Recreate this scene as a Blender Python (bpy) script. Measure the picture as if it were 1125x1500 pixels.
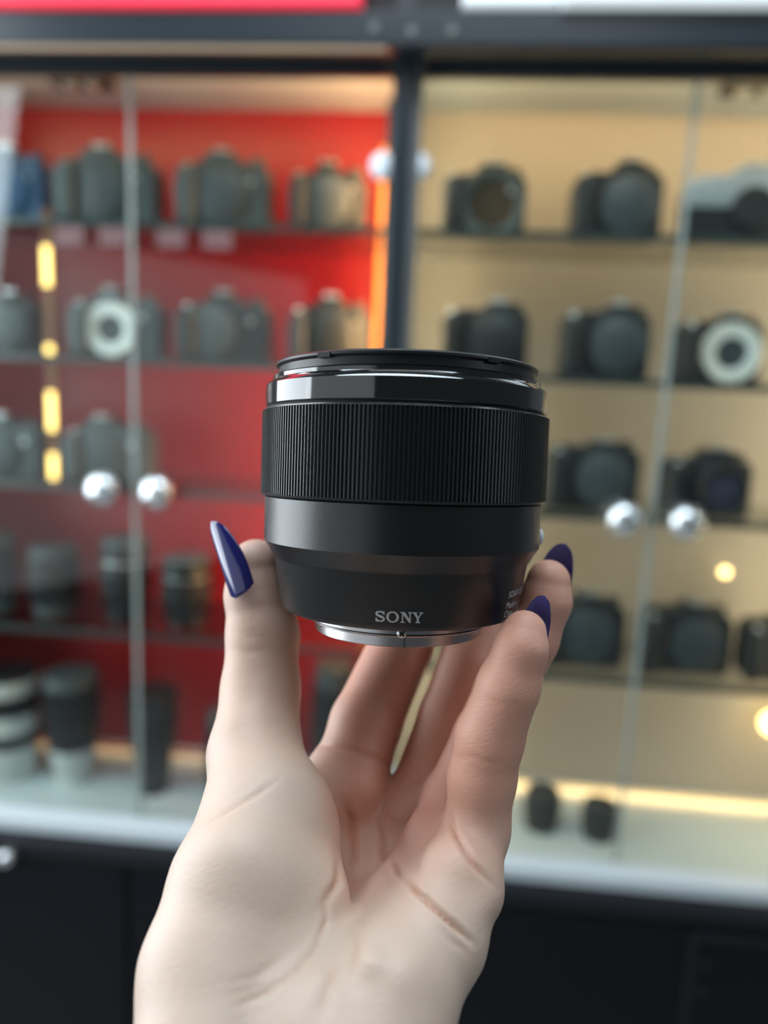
import bpy, bmesh, math, random
import numpy as np
from mathutils import Vector, Matrix

for o in list(bpy.data.objects): bpy.data.objects.remove(o)
scene = bpy.context.scene
COL = scene.collection
random.seed(7)

# ------------------------------------------------------------------ camera
F = 1091.0                                   # focal length for an image 1125 x 1500
CAM = Vector((0, 0, 1.48))
ROT = (Matrix.Rotation(math.radians(5.0), 3, 'Z') @ Matrix.Rotation(math.radians(90 - 9.8), 3, 'X')
       @ Matrix.Rotation(math.radians(2.5), 3, 'Z'))
cd = bpy.data.cameras.new('camera')
cam = bpy.data.objects.new('camera', cd); COL.objects.link(cam)
cam.matrix_world = Matrix.Translation(CAM) @ ROT.to_4x4()
cd.sensor_fit = 'VERTICAL'; cd.sensor_height = 36; cd.sensor_width = 27
cd.lens = F / 1500 * 36
cd.clip_start = 0.01
cd.dof.use_dof = True; cd.dof.focus_distance = 0.158; cd.dof.aperture_fstop = 6.4
scene.camera = cam

# ------------------------------------------------------------------ world, lamps, exposure
scene.view_settings.view_transform = 'Standard'
scene.view_settings.look = 'None'
scene.view_settings.exposure = 0.0
scene.view_settings.gamma = 1.0
w = bpy.data.worlds.new('world'); scene.world = w; w.use_nodes = True
bg = w.node_tree.nodes['Background']
bg.inputs[0].default_value = (0.72, 0.82, 0.9, 1); bg.inputs[1].default_value = 0.10


def area(name, loc, target, sx, sy, power, color):
    l = bpy.data.lights.new(name, 'AREA'); l.shape = 'RECTANGLE'
    l.size = sx; l.size_y = sy; l.energy = power; l.color = color
    o = bpy.data.objects.new(name, l); COL.objects.link(o)
    o.location = loc
    o.rotation_euler = (Vector(target) - Vector(loc)).to_track_quat('-Z', 'Y').to_euler()
    return o


area('shop_window_light', (-1.5, 0.40, 1.70), (0, 0.3, 1.45), 1.25, 1.7, 40, (0.86, 0.94, 1.0))
area('rear_left_fill', (-1.6, -1.1, 1.28), (0, 0.2, 1.35), 2.4, 1.5, 8, (0.9, 0.95, 1.0))  # unseen soft panel added for the lens highlight and the haze on the glass
area('overhead_fill', (0.0, -0.35, 2.9), (0, 0.3, 1.3), 1.2, 0.8, 7, (0.97, 0.97, 1.0))  # unseen overhead fill added to brighten the hand
area('display_floor_fill', (-0.15, 0.35, 2.8), (-0.1, 1.1, 0.8), 1.4, 0.4, 20, (0.76, 0.90, 1.0))  # unseen lamp added to brighten the white display floor
area('right_ceiling_light', (1.7, -0.2, 2.4), (0, 0.25, 1.45), 0.4, 0.8, 6, (0.8, 0.92, 1.0))

# ------------------------------------------------------------------ materials
def mat(name, col, rough=0.5, metal=0.0, emis=None, estr=0.0, spec=0.5, bump=0.0, bscale=200, var=0.0, vscale=8, coat=0.0, sss=0.0):
    m = bpy.data.materials.new(name); m.use_nodes = True
    nt = m.node_tree; b = nt.nodes['Principled BSDF']
    b.inputs['Base Color'].default_value = (*col, 1)
    b.inputs['Roughness'].default_value = rough
    b.inputs['Metallic'].default_value = metal
    b.inputs['Specular IOR Level'].default_value = spec
    b.inputs['Coat Weight'].default_value = coat
    b.inputs['Coat Roughness'].default_value = 0.08
    if emis:
        b.inputs['Emission Color'].default_value = (*emis, 1)
        b.inputs['Emission Strength'].default_value = estr
    tc = nt.nodes.new('ShaderNodeTexCoord')
    if var > 0:
        n = nt.nodes.new('ShaderNodeTexNoise'); n.inputs['Scale'].default_value = vscale
        nt.links.new(tc.outputs['Object'], n.inputs['Vector'])
        r = nt.nodes.new('ShaderNodeMapRange')
        r.inputs[3].default_value = 1 - var; r.inputs[4].default_value = 1 + var
        nt.links.new(n.outputs['Fac'], r.inputs[0])
        mx = nt.nodes.new('ShaderNodeMix'); mx.data_type = 'RGBA'; mx.blend_type = 'MULTIPLY'
        mx.inputs[0].default_value = 1; mx.inputs[6].default_value = (*col, 1)
        nt.links.new(r.outputs[0], mx.inputs[7])
        nt.links.new(mx.outputs[2], b.inputs['Base Color'])
    if bump > 0:
        n = nt.nodes.new('ShaderNodeTexNoise'); n.inputs['Scale'].default_value = bscale
        nt.links.new(tc.outputs['Object'], n.inputs['Vector'])
        bp = nt.nodes.new('ShaderNodeBump'); bp.inputs['Strength'].default_value = bump
        bp.inputs['Distance'].default_value = 0.0002
        nt.links.new(n.outputs['Fac'], bp.inputs['Height'])
        nt.links.new(bp.outputs['Normal'], b.inputs['Normal'])
    return m


def glass_mat(name, tint=(0.93, 0.97, 0.95), ior=1.5, gloss=1.0, rough=0.02):
    m = bpy.data.materials.new(name); m.use_nodes = True
    nt = m.node_tree; nt.nodes.clear()
    out = nt.nodes.new('ShaderNodeOutputMaterial'); mix = nt.nodes.new('ShaderNodeMixShader')
    t = nt.nodes.new('ShaderNodeBsdfTransparent'); g = nt.nodes.new('ShaderNodeBsdfGlossy')
    fr = nt.nodes.new('ShaderNodeFresnel'); geo = nt.nodes.new('ShaderNodeNewGeometry')
    mr = nt.nodes.new('ShaderNodeMapRange'); mr.inputs[3].default_value = ior; mr.inputs[4].default_value = 1 / ior   # both faces of the pane reflect alike
    nt.links.new(geo.outputs['Backfacing'], mr.inputs[0]); nt.links.new(mr.outputs[0], fr.inputs['IOR'])
    t.inputs[0].default_value = (*tint, 1); g.inputs['Roughness'].default_value = rough
    nt.links.new(fr.outputs[0], mix.inputs[0]); nt.links.new(t.outputs[0], mix.inputs[1])
    nt.links.new(g.outputs[0], mix.inputs[2]); nt.links.new(mix.outputs[0], out.inputs[0])
    return m


M = {
    'red': mat('red_panel', (0.34, 0.003, 0.007), 0.35, var=0.08, vscale=3),
    'tan': mat('tan_panel', (0.46, 0.41, 0.35), 0.6, var=0.06, vscale=2),
    'white': mat('white_board', (0.56, 0.63, 0.66), 0.4, var=0.03),
    'frame': mat('dark_frame', (0.018, 0.026, 0.033), 0.28, spec=0.6),
    'grey_frame': mat('grey_frame', (0.16, 0.17, 0.17), 0.4),
    'gap': mat('black_gap', (0.004, 0.005, 0.006), 0.6),
    'base': mat('black_laminate', (0.004, 0.005, 0.008), 0.4, spec=0.18),
    'base_trim': mat('black_edge', (0.010, 0.011, 0.015), 0.4, spec=.3),
    'glass': glass_mat('door_glass'),
    'shelf_glass': glass_mat('shelf_glass', (0.82, 0.84, 0.84), 1.6, rough=0.15),
    'shelf_edge': mat('shelf_edge', (0.045, 0.06, 0.06), 0.2, spec=0.6),
    'glass_edge': mat('glass_edge', (0.30, 0.36, 0.34), 0.25),
    'knob': mat('knob_metal', (0.80, 0.86, 0.88), 0.22, metal=0.85),
    'hinge': mat('hinge_cap', (0.72, 0.80, 0.86), 0.35),
    'silver': mat('silver_metal', (0.62, 0.65, 0.66), 0.28, metal=0.8),
    'silver_body': mat('silver_camera', (0.50, 0.55, 0.60), 0.4, metal=0.3),
    'cam_black': mat('camera_black', (0.018, 0.021, 0.024), 0.45, spec=0.5),
    'cam_grey': mat('camera_grey', (0.060, 0.075, 0.080), 0.5),
    'cam_cap': mat('camera_cap', (0.055, 0.066, 0.074), 0.45),
    'cam_blue_reflection': mat('camera_blue_reflection', (0.04, 0.10, 0.20), 0.4),  # dark camera with the blue window reflection put into its colour
    'mount_silver': mat('mount_silver', (0.80, 0.82, 0.79), 0.4, metal=0.0),
    'dark': mat('sensor_dark', (0.03, 0.035, 0.035), 0.2),
    'lens_white': mat('lens_white', (0.62, 0.64, 0.62), 0.4),
    'lens_black': mat('lens_black', (0.009, 0.010, 0.013), 0.4),
    'lens_glass': mat('lens_front_glass', (0.05, 0.05, 0.08), 0.08),
    'tag': mat('price_tag', (0.27, 0.12, 0.14), 0.6),  # pale card with red cabinet light and shade put into its colour
    'orange_glow': mat('orange_glow', (0.9, 0.4, 0.1), 0.5, emis=(1.0, 0.16, 0.0), estr=1.2),
    'warm_wall_glow': mat('warm_wall_glow', (1, 0.8, 0.5), 0.5, emis=(1.0, 0.66, 0.26), estr=7),
    'yellow_reflection': mat('yellow_reflection', (1, 0.8, 0.4), 0.5, emis=(1.0, 0.62, 0.14), estr=3.6),
    'channel': mat('brown_standin_channel', (0.20, 0.075, 0.03), 0.4, metal=0.3),
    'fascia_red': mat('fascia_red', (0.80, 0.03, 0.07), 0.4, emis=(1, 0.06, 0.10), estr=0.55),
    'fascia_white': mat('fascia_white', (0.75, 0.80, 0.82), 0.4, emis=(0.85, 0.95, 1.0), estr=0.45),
    'brass_line': mat('brass_trim', (0.30, 0.21, 0.13), 0.4),
    'floor': mat('floor_tile', (0.35, 0.34, 0.33), 0.3, var=0.1),
    'wall': mat('wall_paint', (0.5, 0.5, 0.5), 0.8, var=0.03),
}

# ------------------------------------------------------------------ helpers
def at(px, py, Y):
    d = ROT @ Vector(((px - 562.5) / F, (750 - py) / F, -1))
    return CAM + d * ((Y - CAM.y) / d.y)


def tag(o, label=None, cat=None, group=None, kind=None):
    if label: o['label'] = label
    if cat: o['category'] = cat
    if group: o['group'] = group
    if kind: o['kind'] = kind
    return o


def empty(name, loc=(0, 0, 0), label=None, cat=None, group=None, rz=0):
    o = bpy.data.objects.new(name, None); COL.objects.link(o)
    o.empty_display_size = 0.02
    o.location = loc; o.rotation_euler = (0, 0, rz)
    return tag(o, label, cat, group)


def obj(name, bm, m, parent=None, smooth=False, angle=None):
    me = bpy.data.meshes.new(name)
    bmesh.ops.recalc_face_normals(bm, faces=bm.faces)
    bm.to_mesh(me); bm.free()
    me.materials.append(M[m] if isinstance(m, str) else m)
    if smooth:
        me.polygons.foreach_set('use_smooth', [True] * len(me.polygons))
        me.set_sharp_from_angle(angle=math.radians(angle or 40))
    o = bpy.data.objects.new(name, me); COL.objects.link(o)
    if parent: o.parent = parent
    return o


def box(bm, x0, x1, y0, y1, z0, z1, bev=0.0, seg=2):
    r = bmesh.ops.create_cube(bm, size=1)
    vs = r['verts']
    for v in vs:
        v.co = Vector(((x0 + x1) / 2 + v.co.x * (x1 - x0), (y0 + y1) / 2 + v.co.y * (y1 - y0), (z0 + z1) / 2 + v.co.z * (z1 - z0)))
    if bev > 0:
        es = list({e for v in vs for e in v.link_edges})
        bmesh.ops.bevel(bm, geom=es, offset=bev, segments=seg, affect='EDGES', profile=0.5)
    return bm


def B(x0, x1, y0, y1, z0, z1, bev=0.0, seg=2):
    return box(bmesh.new(), x0, x1, y0, y1, z0, z1, bev, seg)


def lathe(prof, n=48, axis='Z', c=(0, 0, 0), rfun=None, bm=None):
    """prof: list of (r, h); revolved about the axis through c."""
    bm = bm or bmesh.new(); c = Vector(c); rings = []
    for r, h in prof:
        ring = []
        if r < 1e-6:
            ring = [None]
            p = Vector((0, 0, h)) if axis == 'Z' else Vector((0, h, 0)) if axis == 'Y' else Vector((h, 0, 0))
            ring = [bm.verts.new(c + p)]
        else:
            for i in range(n):
                a = 2 * math.pi * i / n; rr = r * (rfun(i) if rfun else 1)
                if axis == 'Z': p = Vector((rr * math.cos(a), rr * math.sin(a), h))
                elif axis == 'Y': p = Vector((rr * math.cos(a), h, rr * math.sin(a)))
                else: p = Vector((h, rr * math.cos(a), rr * math.sin(a)))
                ring.append(bm.verts.new(c + p))
        rings.append(ring)
    for A, Bq in zip(rings, rings[1:]):
        if len(A) == 1 and len(Bq) == 1: continue
        for i in range(n):
            j = (i + 1) % n
            if len(A) == 1: bm.faces.new((A[0], Bq[i], Bq[j]))
            elif len(Bq) == 1: bm.faces.new((A[i], A[j], Bq[0]))
            else: bm.faces.new((A[i], A[j], Bq[j], Bq[i]))
    return bm


def prism(outline, y0, y1, bev=0.0, seg=3):
    """outline in (x, z), extruded along y."""
    bm = bmesh.new()
    vs = [bm.verts.new((x, y0, z)) for x, z in outline]
    f = bm.faces.new(vs)
    r = bmesh.ops.extrude_face_region(bm, geom=[f])
    for v in r['geom']:
        if isinstance(v, bmesh.types.BMVert): v.co.y = y1
    if bev > 0:
        es = [e for e in bm.edges if abs(e.verts[0].co.y - e.verts[1].co.y) < 1e-7]
        bmesh.ops.bevel(bm, geom=es, offset=bev, segments=seg, affect='EDGES', profile=0.5)
    return bm


def rounded(pts, r=0.006, n=5):
    """round the corners of a closed polygon"""
    out = []; N = len(pts)
    for i in range(N):
        p0, p, p1 = Vector(pts[i - 1]), Vector(pts[i]), Vector(pts[(i + 1) % N])
        d0 = (p0 - p); d1 = (p1 - p)
        q = min(r, d0.length * 0.45, d1.length * 0.45)
        a = p + d0.normalized() * q; b = p + d1.normalized() * q
        for k in range(n + 1):
            t = k / n
            out.append(tuple(a * (1 - t) ** 2 + p * 2 * t * (1 - t) + b * t * t))
    return out


def tube(pts, r, n=10, bm=None):
    bm = bm or bmesh.new(); rings = []
    pts = [Vector(p) for p in pts]
    for i, p in enumerate(pts):
        d = (pts[min(i + 1, len(pts) - 1)] - pts[max(i - 1, 0)]).normalized()
        u = d.orthogonal().normalized() if i == 0 else (u - d * u.dot(d)).normalized()
        v = d.cross(u)
        rings.append([bm.verts.new(p + (u * math.cos(2 * math.pi * k / n) + v * math.sin(2 * math.pi * k / n)) * r) for k in range(n)])
    for A, Bq in zip(rings, rings[1:]):
        for k in range(n): bm.faces.new((A[k], A[(k + 1) % n], Bq[(k + 1) % n], Bq[k]))
    bm.faces.new(rings[0]); bm.faces.new(rings[-1])
    return bm


# ------------------------------------------------------------------ structure
YF, YB = 1.10, 1.32            # glass door plane and cabinet back
XL, XM, XR = -0.874, -0.094, 0.686
YA = 1.068                     # front of the white ledge and of the black base
ZF, ZC = 0.745, 1.922           # display floor and display ceiling
tag(obj('floor', B(-3, 3, -2, 2.2, -0.05, 0), 'floor'), 'grey shop floor under the black base cabinets', 'floor', kind='structure')
tag(obj('wall_back', B(-3, 3, 1.42, 1.52, 0, 3.0), 'wall'), 'plain grey wall behind the display cabinets', 'wall', kind='structure')

# ------------------------------------------------------------------ display cabinets
def cabinet(side, x0, x1, inner, label, joint, side_mats, zs4):
    t = empty('display_cabinet', ((x0 + x1) / 2, YF, ZF), label, 'display cabinet')
    cx = (x0 + x1) / 2
    def P(name, bm, m, parent=t, **k):
        o = obj(name, bm, m, None, **k)
        o.parent = parent
        o.matrix_parent_inverse = Matrix.Translation(-Vector((cx, YF, ZF)))
        return o
    P('back_panel', B(x0, x1, YB, YB + 0.018, ZF - .02, ZC + .02), inner)
    P('side_panel', B(x0, x0 + 0.014, YF + .012, YB, ZF, ZC), side_mats[0])
    P('side_panel', B(x1 - 0.014, x1, YF + .012, YB, ZF, ZC), side_mats[1])
    P('top_panel', B(x0 + .014, x1 - .014, YF - .03, YB, ZC, ZC + .02), 'white')
    P('bottom_panel', B(x0 + .001, x1 - .001, YA, YB, ZF - .022, ZF, .002), 'white')
    shelves = []
    for z in (1.70, 1.50, 1.30, zs4):
        s = P('shelf', B(x0 + .016, x1 - .016, YF + .022, YB - .002, z - .008, z), 'shelf_glass')
        e = P('edge_strip', B(x0 + .016, x1 - .016, YF + .019, YF + .022, z - .009, z + .001), 'shelf_edge', parent=s)
        e.matrix_parent_inverse = Matrix.Identity(4)
    # two hinged glass doors meeting at the joint
    for sgn, xa, xb in ((-1, x0 + .004, joint - .003), (1, joint + .003, x1 - .004)):
        d = P('glass_door', B(xa, xb, YF, YF + .005, ZF + .004, 1.893), 'glass')
        e = xb if sgn < 0 else xa
        ed = P('polished_edge', B(min(e, e - sgn * .003), max(e, e - sgn * .003), YF - .001, YF + .006, ZF + .004, 1.893, .0006), 'glass_edge', parent=d)
        ed.matrix_parent_inverse = Matrix.Identity(4)
        kx = joint + sgn * .043
        kn = P('knob', lathe([(0, -.036), (.011, -.0355), (.021, -.030), (.0255, -.021), (.022, -.011), (.012, -.005), (.009, 0), (0, 0)], 32, 'Y', (kx, YF, 1.302)), 'knob', parent=d, smooth=True, angle=60)
        kn.matrix_parent_inverse = Matrix.Identity(4)
        hx = xa + .020 if sgn < 0 else xb - .020
        for hz in (1.777, 0.86):
            h = P('hinge', lathe([(0, -.012), (.015, -.011), (.018, -.007), (.018, 0), (0, 0)], 28, 'Y', (hx, YF, hz)), 'hinge', parent=d, smooth=True, angle=50)
            h.matrix_parent_inverse = Matrix.Identity(4)
    P('top_rail', B(x0, x1, YF - .004, YF + .012, 1.893, 1.912), 'frame')
    return t


cabinet('left', XL, XM, 'red', 'glass fronted display cabinet with glowing red back panel, left of the dark post', -0.484, ('red', 'red'), 1.06)
cabinet('right', XM, XR, 'tan', 'glass fronted display cabinet with beige back panel, right of the dark post', 0.296, ('grey_frame', 'tan'), 1.045)

t = empty('cabinet_frame', (XM, YF, ZF), 'dark blue-black frame with centre post and deep top beam around the display cabinets', 'frame')
def PF(name, bm, m, parent=None):
    o = obj(name, bm, m); o.parent = parent or t
    o.matrix_parent_inverse = Matrix.Translation(-t.location)
    return o
PF('post', B(XM - .013, XM + .013, YF - .022, YF - .001, ZF, 1.99, .002), 'frame')
PF('post_cover', B(XM + .0135, XM + .027, YF - .012, YF - .001, ZF, 1.935, .001), 'grey_frame')
PF('beam', B(-1.3, 1.2, YF - .062, YF - .022, 1.906, 1.950, .004), 'frame')
PF('beam_trim', B(-1.3, XM - .02, YF - .0625, YF - .058, 1.900, 1.9058), 'brass_line')
PF('recess', B(-1.3, 1.2, YF - .021, YF - .005, 1.912, 1.99), 'gap')
for bx, bz in ((-.13, 1.928), (-.082, 1.924), (-.03, 1.925)):
    PF('bolt', lathe([(0, -.003), (.005, -.003), (.006, 0), (0, 0)], 16, 'Y', (bx, YF - .062, bz)), 'grey_frame')

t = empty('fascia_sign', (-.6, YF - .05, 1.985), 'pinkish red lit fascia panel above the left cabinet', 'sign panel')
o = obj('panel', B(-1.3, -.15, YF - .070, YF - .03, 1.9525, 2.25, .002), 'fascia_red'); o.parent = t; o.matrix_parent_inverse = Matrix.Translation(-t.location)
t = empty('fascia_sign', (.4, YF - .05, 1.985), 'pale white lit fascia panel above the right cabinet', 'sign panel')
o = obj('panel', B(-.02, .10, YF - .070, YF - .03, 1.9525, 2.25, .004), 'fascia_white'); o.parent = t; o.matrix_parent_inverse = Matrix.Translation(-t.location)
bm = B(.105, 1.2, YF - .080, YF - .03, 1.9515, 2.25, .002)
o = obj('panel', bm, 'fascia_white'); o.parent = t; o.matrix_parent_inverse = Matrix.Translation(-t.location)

# black base cabinets under the displays
def base_cab(x0, x1, label, seams, knob=None):
    t = empty('base_cabinet', ((x0 + x1) / 2, YA, 0), label, 'base cabinet')
    inv = Matrix.Translation(-t.location)
    def P(name, bm, m, parent=t, first=True):
        o = obj(name, bm, m, smooth=(name == 'knob'), angle=60); o.parent = parent
        if first: o.matrix_parent_inverse = inv
        return o
    P('body', B(x0, x1, YA + .0, YB, 0, ZF - .0225), 'base')
    P('edge_trim', B(x0, x1, YA - .022, YA - .001, ZF - .050, ZF - .023, .002), 'base_trim')
    xs = [x0] + seams + [x1]
    for a, b in zip(xs, xs[1:]):
        d = P('door', B(a + .003, b - .003, YA - .018, YA - .001, .08, ZF - .056, .002), 'base')
        if knob and a <= knob[0] <= b:
            P('knob', lathe([(0, -.030), (.007, -.029), (.0125, -.022), (.012, -.012), (.006, -.006), (.006, 0), (0, 0)], 28, 'Y', (knob[0], YA - .018, knob[1])), 'knob', d, False)
    return t
kp = at(12, 1253, YA - .03)
base_cab(-1.3, XM, 'black base cabinet below the red display, with a round silver knob at its left', [-.484], (kp.x, kp.z))
sx = at(1012, 1400, YA - .018).x
base_cab(XM, 1.2, 'black base cabinet below the beige display, with a thin grey frame line at right', [sx])
# thin raised frame around the right lower door
t = empty('door_frame', (sx, YA - .02, .08), 'thin dark grey frame standing proud of the black base cabinet at lower right', 'door frame')
for bm in (B(sx - .006, sx + .006, YA - .024, YA - .0185, .08, ZF - .062, .001), B(sx + .006, 1.19, YA - .024, YA - .0185, ZF - .076, ZF - .062, .001)):
    o = obj('frame_bar', bm, 'base_trim'); o.parent = t; o.matrix_parent_inverse = Matrix.Translation(-t.location)
for px, py in ((1035, 1420), (1030, 1460)):
    p = at(px, py, YA - .024)
    o = obj('screw_cap', lathe([(0, -.003), (.004, -.0025), (.006, 0), (0, 0)], 16, 'Y', (p.x, YA - .018, p.z)), 'base_trim'); o.parent = t; o.matrix_parent_inverse = Matrix.Translation(-t.location)

# ------------------------------------------------------------------ lamps inside the cabinets
def lamp(parent, name, loc, direction, sx, sy, power, color=(1.0, 0.76, 0.48)):
    l = bpy.data.lights.new(name, 'AREA'); l.shape = 'RECTANGLE'; l.size = sx; l.size_y = sy; l.energy = power; l.color = color
    o = bpy.data.objects.new(name, l); COL.objects.link(o); o.parent = parent; o.location = loc
    z = -Vector(direction).normalized(); lg = Vector((0, 0, 1)) if abs(z.z) < .9 else Vector((0, 1, 0))
    y = (lg - z * lg.dot(z)).normalized(); x = y.cross(z)
    o.rotation_euler = Matrix((x, y, z)).transposed().to_euler()
    return o


def strip(name, x, y, z0, z1, label, glow_mat, hous='grey_frame', wdt=.006, segs=None, group=None):
    t = empty(name, (x, y, z0), label, 'strip light', group)
    obj('housing', B(-wdt, wdt, -wdt, wdt, 0, z1 - z0, .001), hous, t)
    for a, b in (segs or [(z0, z1)]):
        oy = -(wdt + .0022)
        obj('led_diffuser', B(-wdt * .8, wdt * .8, oy - .002, oy + .002, a - z0, b - z0, .001), glow_mat, t)  # glowing face of a bar standing in for glow or reflections
    return t


def channel(x, y, z0, z1, fx, label, power, color=(1.0, 0.76, 0.48)):
    """U channel on a side panel, open sideways, its front lip hiding the diodes from the shop"""
    t = empty('strip_light', (x, y, z0), label, 'strip light'); h = z1 - z0
    bm = B(min(0, -fx * .002), max(0, -fx * .002), -.004, .010, 0, h)
    box(bm, min(0, fx * .006), max(0, fx * .006), -.004, -.0025, 0, h)
    obj('housing', bm, 'grey_frame', t)
    obj('led_diffuser', B(min(0, fx * .001), max(0, fx * .001), -.002, .009, 0, h), 'warm_dim', t)
    lamp(t, 'diodes', (fx * .002, .004, h / 2), (fx, .9, 0), .008, h, power, color)
    return t


M['warm_dim'] = mat('warm_diffuser', (1, .8, .5), .5, emis=(1, .66, .3), estr=2)
def zpx(px, py, Y): return at(px, py, Y).z
xs = at(557, 400, 1.30).x  # orange bar stands in for LED glow reflected by the red panel
strip('strip_light', xs, 1.300, 1.08, 1.86, 'orange vertical bar standing in for LED glow in the red cabinet beside the dark post', 'orange_glow', wdt=.006)
pl = at(77, 520, 1.15)  # bar added in place of room lights reflected in the glass door
strip('strip_light', pl.x, 1.15, 1.29, 1.72, 'vertical bar of yellow segments standing in for glass reflections, far left of the red cabinet', 'yellow_reflection', 'channel', .007,
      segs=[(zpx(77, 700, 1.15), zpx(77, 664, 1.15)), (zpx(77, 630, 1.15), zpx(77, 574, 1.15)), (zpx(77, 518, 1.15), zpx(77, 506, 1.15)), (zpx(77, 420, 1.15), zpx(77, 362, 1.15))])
channel(XM + .015, YF + .017, ZF + .09, 1.87, 1, 'vertical warm strip light behind the left edge of the beige cabinet front', 3.0)
channel(XR - .016, YF + .017, ZF + .09, 1.87, -1, 'vertical warm strip light at the right end of the beige cabinet', 3.4)
channel(XM - .016, YF + .017, 1.08, 1.87, -1, 'vertical warm strip light behind the dark post in the red cabinet', 7.5, (1, .56, .25))
for (x0, x1, label, pw) in ((XL + .03, XM - .03, 'front ceiling strip light hidden behind the top rail, red cabinet', 0.13), (XM + .04, XR - .03, 'front ceiling strip light hidden behind the top rail, beige cabinet', 0.22)):
    t = empty('strip_light', ((x0 + x1) / 2, YF + .02, ZC), label, 'strip light')
    h = (x1 - x0) / 2
    obj('housing', B(-h, h, -.006, .006, -.008, -.0005, .001), 'grey_frame', t)
    l_ = lamp(t, 'diodes', (0, .008, -.020), (0, 1, .3), 2 * h, .008, pw * 2.8, (1, .60, .26))
    l_.rotation_euler = (math.radians(104), 0, 0)
    l_ = lamp(t, 'diodes', (0, .006, -.014), (0, .7, -.7), 2 * h, .008, pw * 2)
    l_.rotation_euler = (math.radians(42), 0, 0)
for (x0, x1, label, pw) in ((XL + .03, XM - .03, 'thin warm strip light where red back panel meets the white display floor', 0.07), (XM + .04, XR - .03, 'thin warm strip light where beige back panel meets the white display floor', 0.25)):
    t = empty('strip_light', ((x0 + x1) / 2, YB - .006, ZF), label, 'strip light')
    h = (x1 - x0) / 2
    obj('housing', B(-h, h, -.004, .005, .012, .017, .001), 'white', t)
    l_ = lamp(t, 'diodes', (0, -.001, .011), (0, 0, -1), 2 * h, .004, pw, (1, .6, .25))
    l_.rotation_euler = (math.radians(-8), 0, 0)
# recessed twin spotlights in the ceilings
for px, py, lab in ((120, 128, 'dark twin spotlight recessed in the ceiling of the red cabinet'), (1105, 148, 'dark twin spotlight recessed in the ceiling of the beige cabinet')):
    x = at(px, py, 1.19).x
    t = empty('spotlight', (x, 1.19, ZC), lab, 'spotlight', 'twin ceiling spotlights')
    obj('bezel', prism(rounded([(-.045, -.012), (.045, -.012), (.045, -.0005), (-.045, -.0005)], .004), -.022, .022, .003), 'cam_black', t)
    for dx in (-.017, .017):
        obj('lamp', lathe([(0, -.016), (.009, -.016), (.0125, -.012), (0, -.012)], 20, 'Z', (dx, 0, 0)), 'silver', t, smooth=True)
# globes added for the warm glow on the back wall at far right
for px, py, r_ in ((1132, 1060, .020), (1062, 838, .008)):
    p = at(px, py, 1.290)
    t = empty('wall_glow', p, 'round globe added for warm glow on the beige back panel at lower right' if r_ > .01 else 'small globe added for warm glow on the beige back panel above the fourth shelf', 'lamp')
    obj('added_globe', lathe([(0, -r_), (r_ * .5, -r_ * .87), (r_ * .87, -r_ * .5), (r_, 0), (r_ * .87, r_ * .5), (r_ * .5, r_ * .87), (0, r_)], 24, 'Y'), 'warm_wall_glow', t, smooth=True)
    obj('added_globe_plate', lathe([(0, .018), (r_ * .6, .018), (r_ * .6, .024), (0, .024)], 24, 'Y'), 'silver', t)
    obj('added_globe_stem', lathe([(0, r_ * .9), (.003, r_ * .9), (.003, .019), (0, .019)], 16, 'Y'), 'silver', t)

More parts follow.
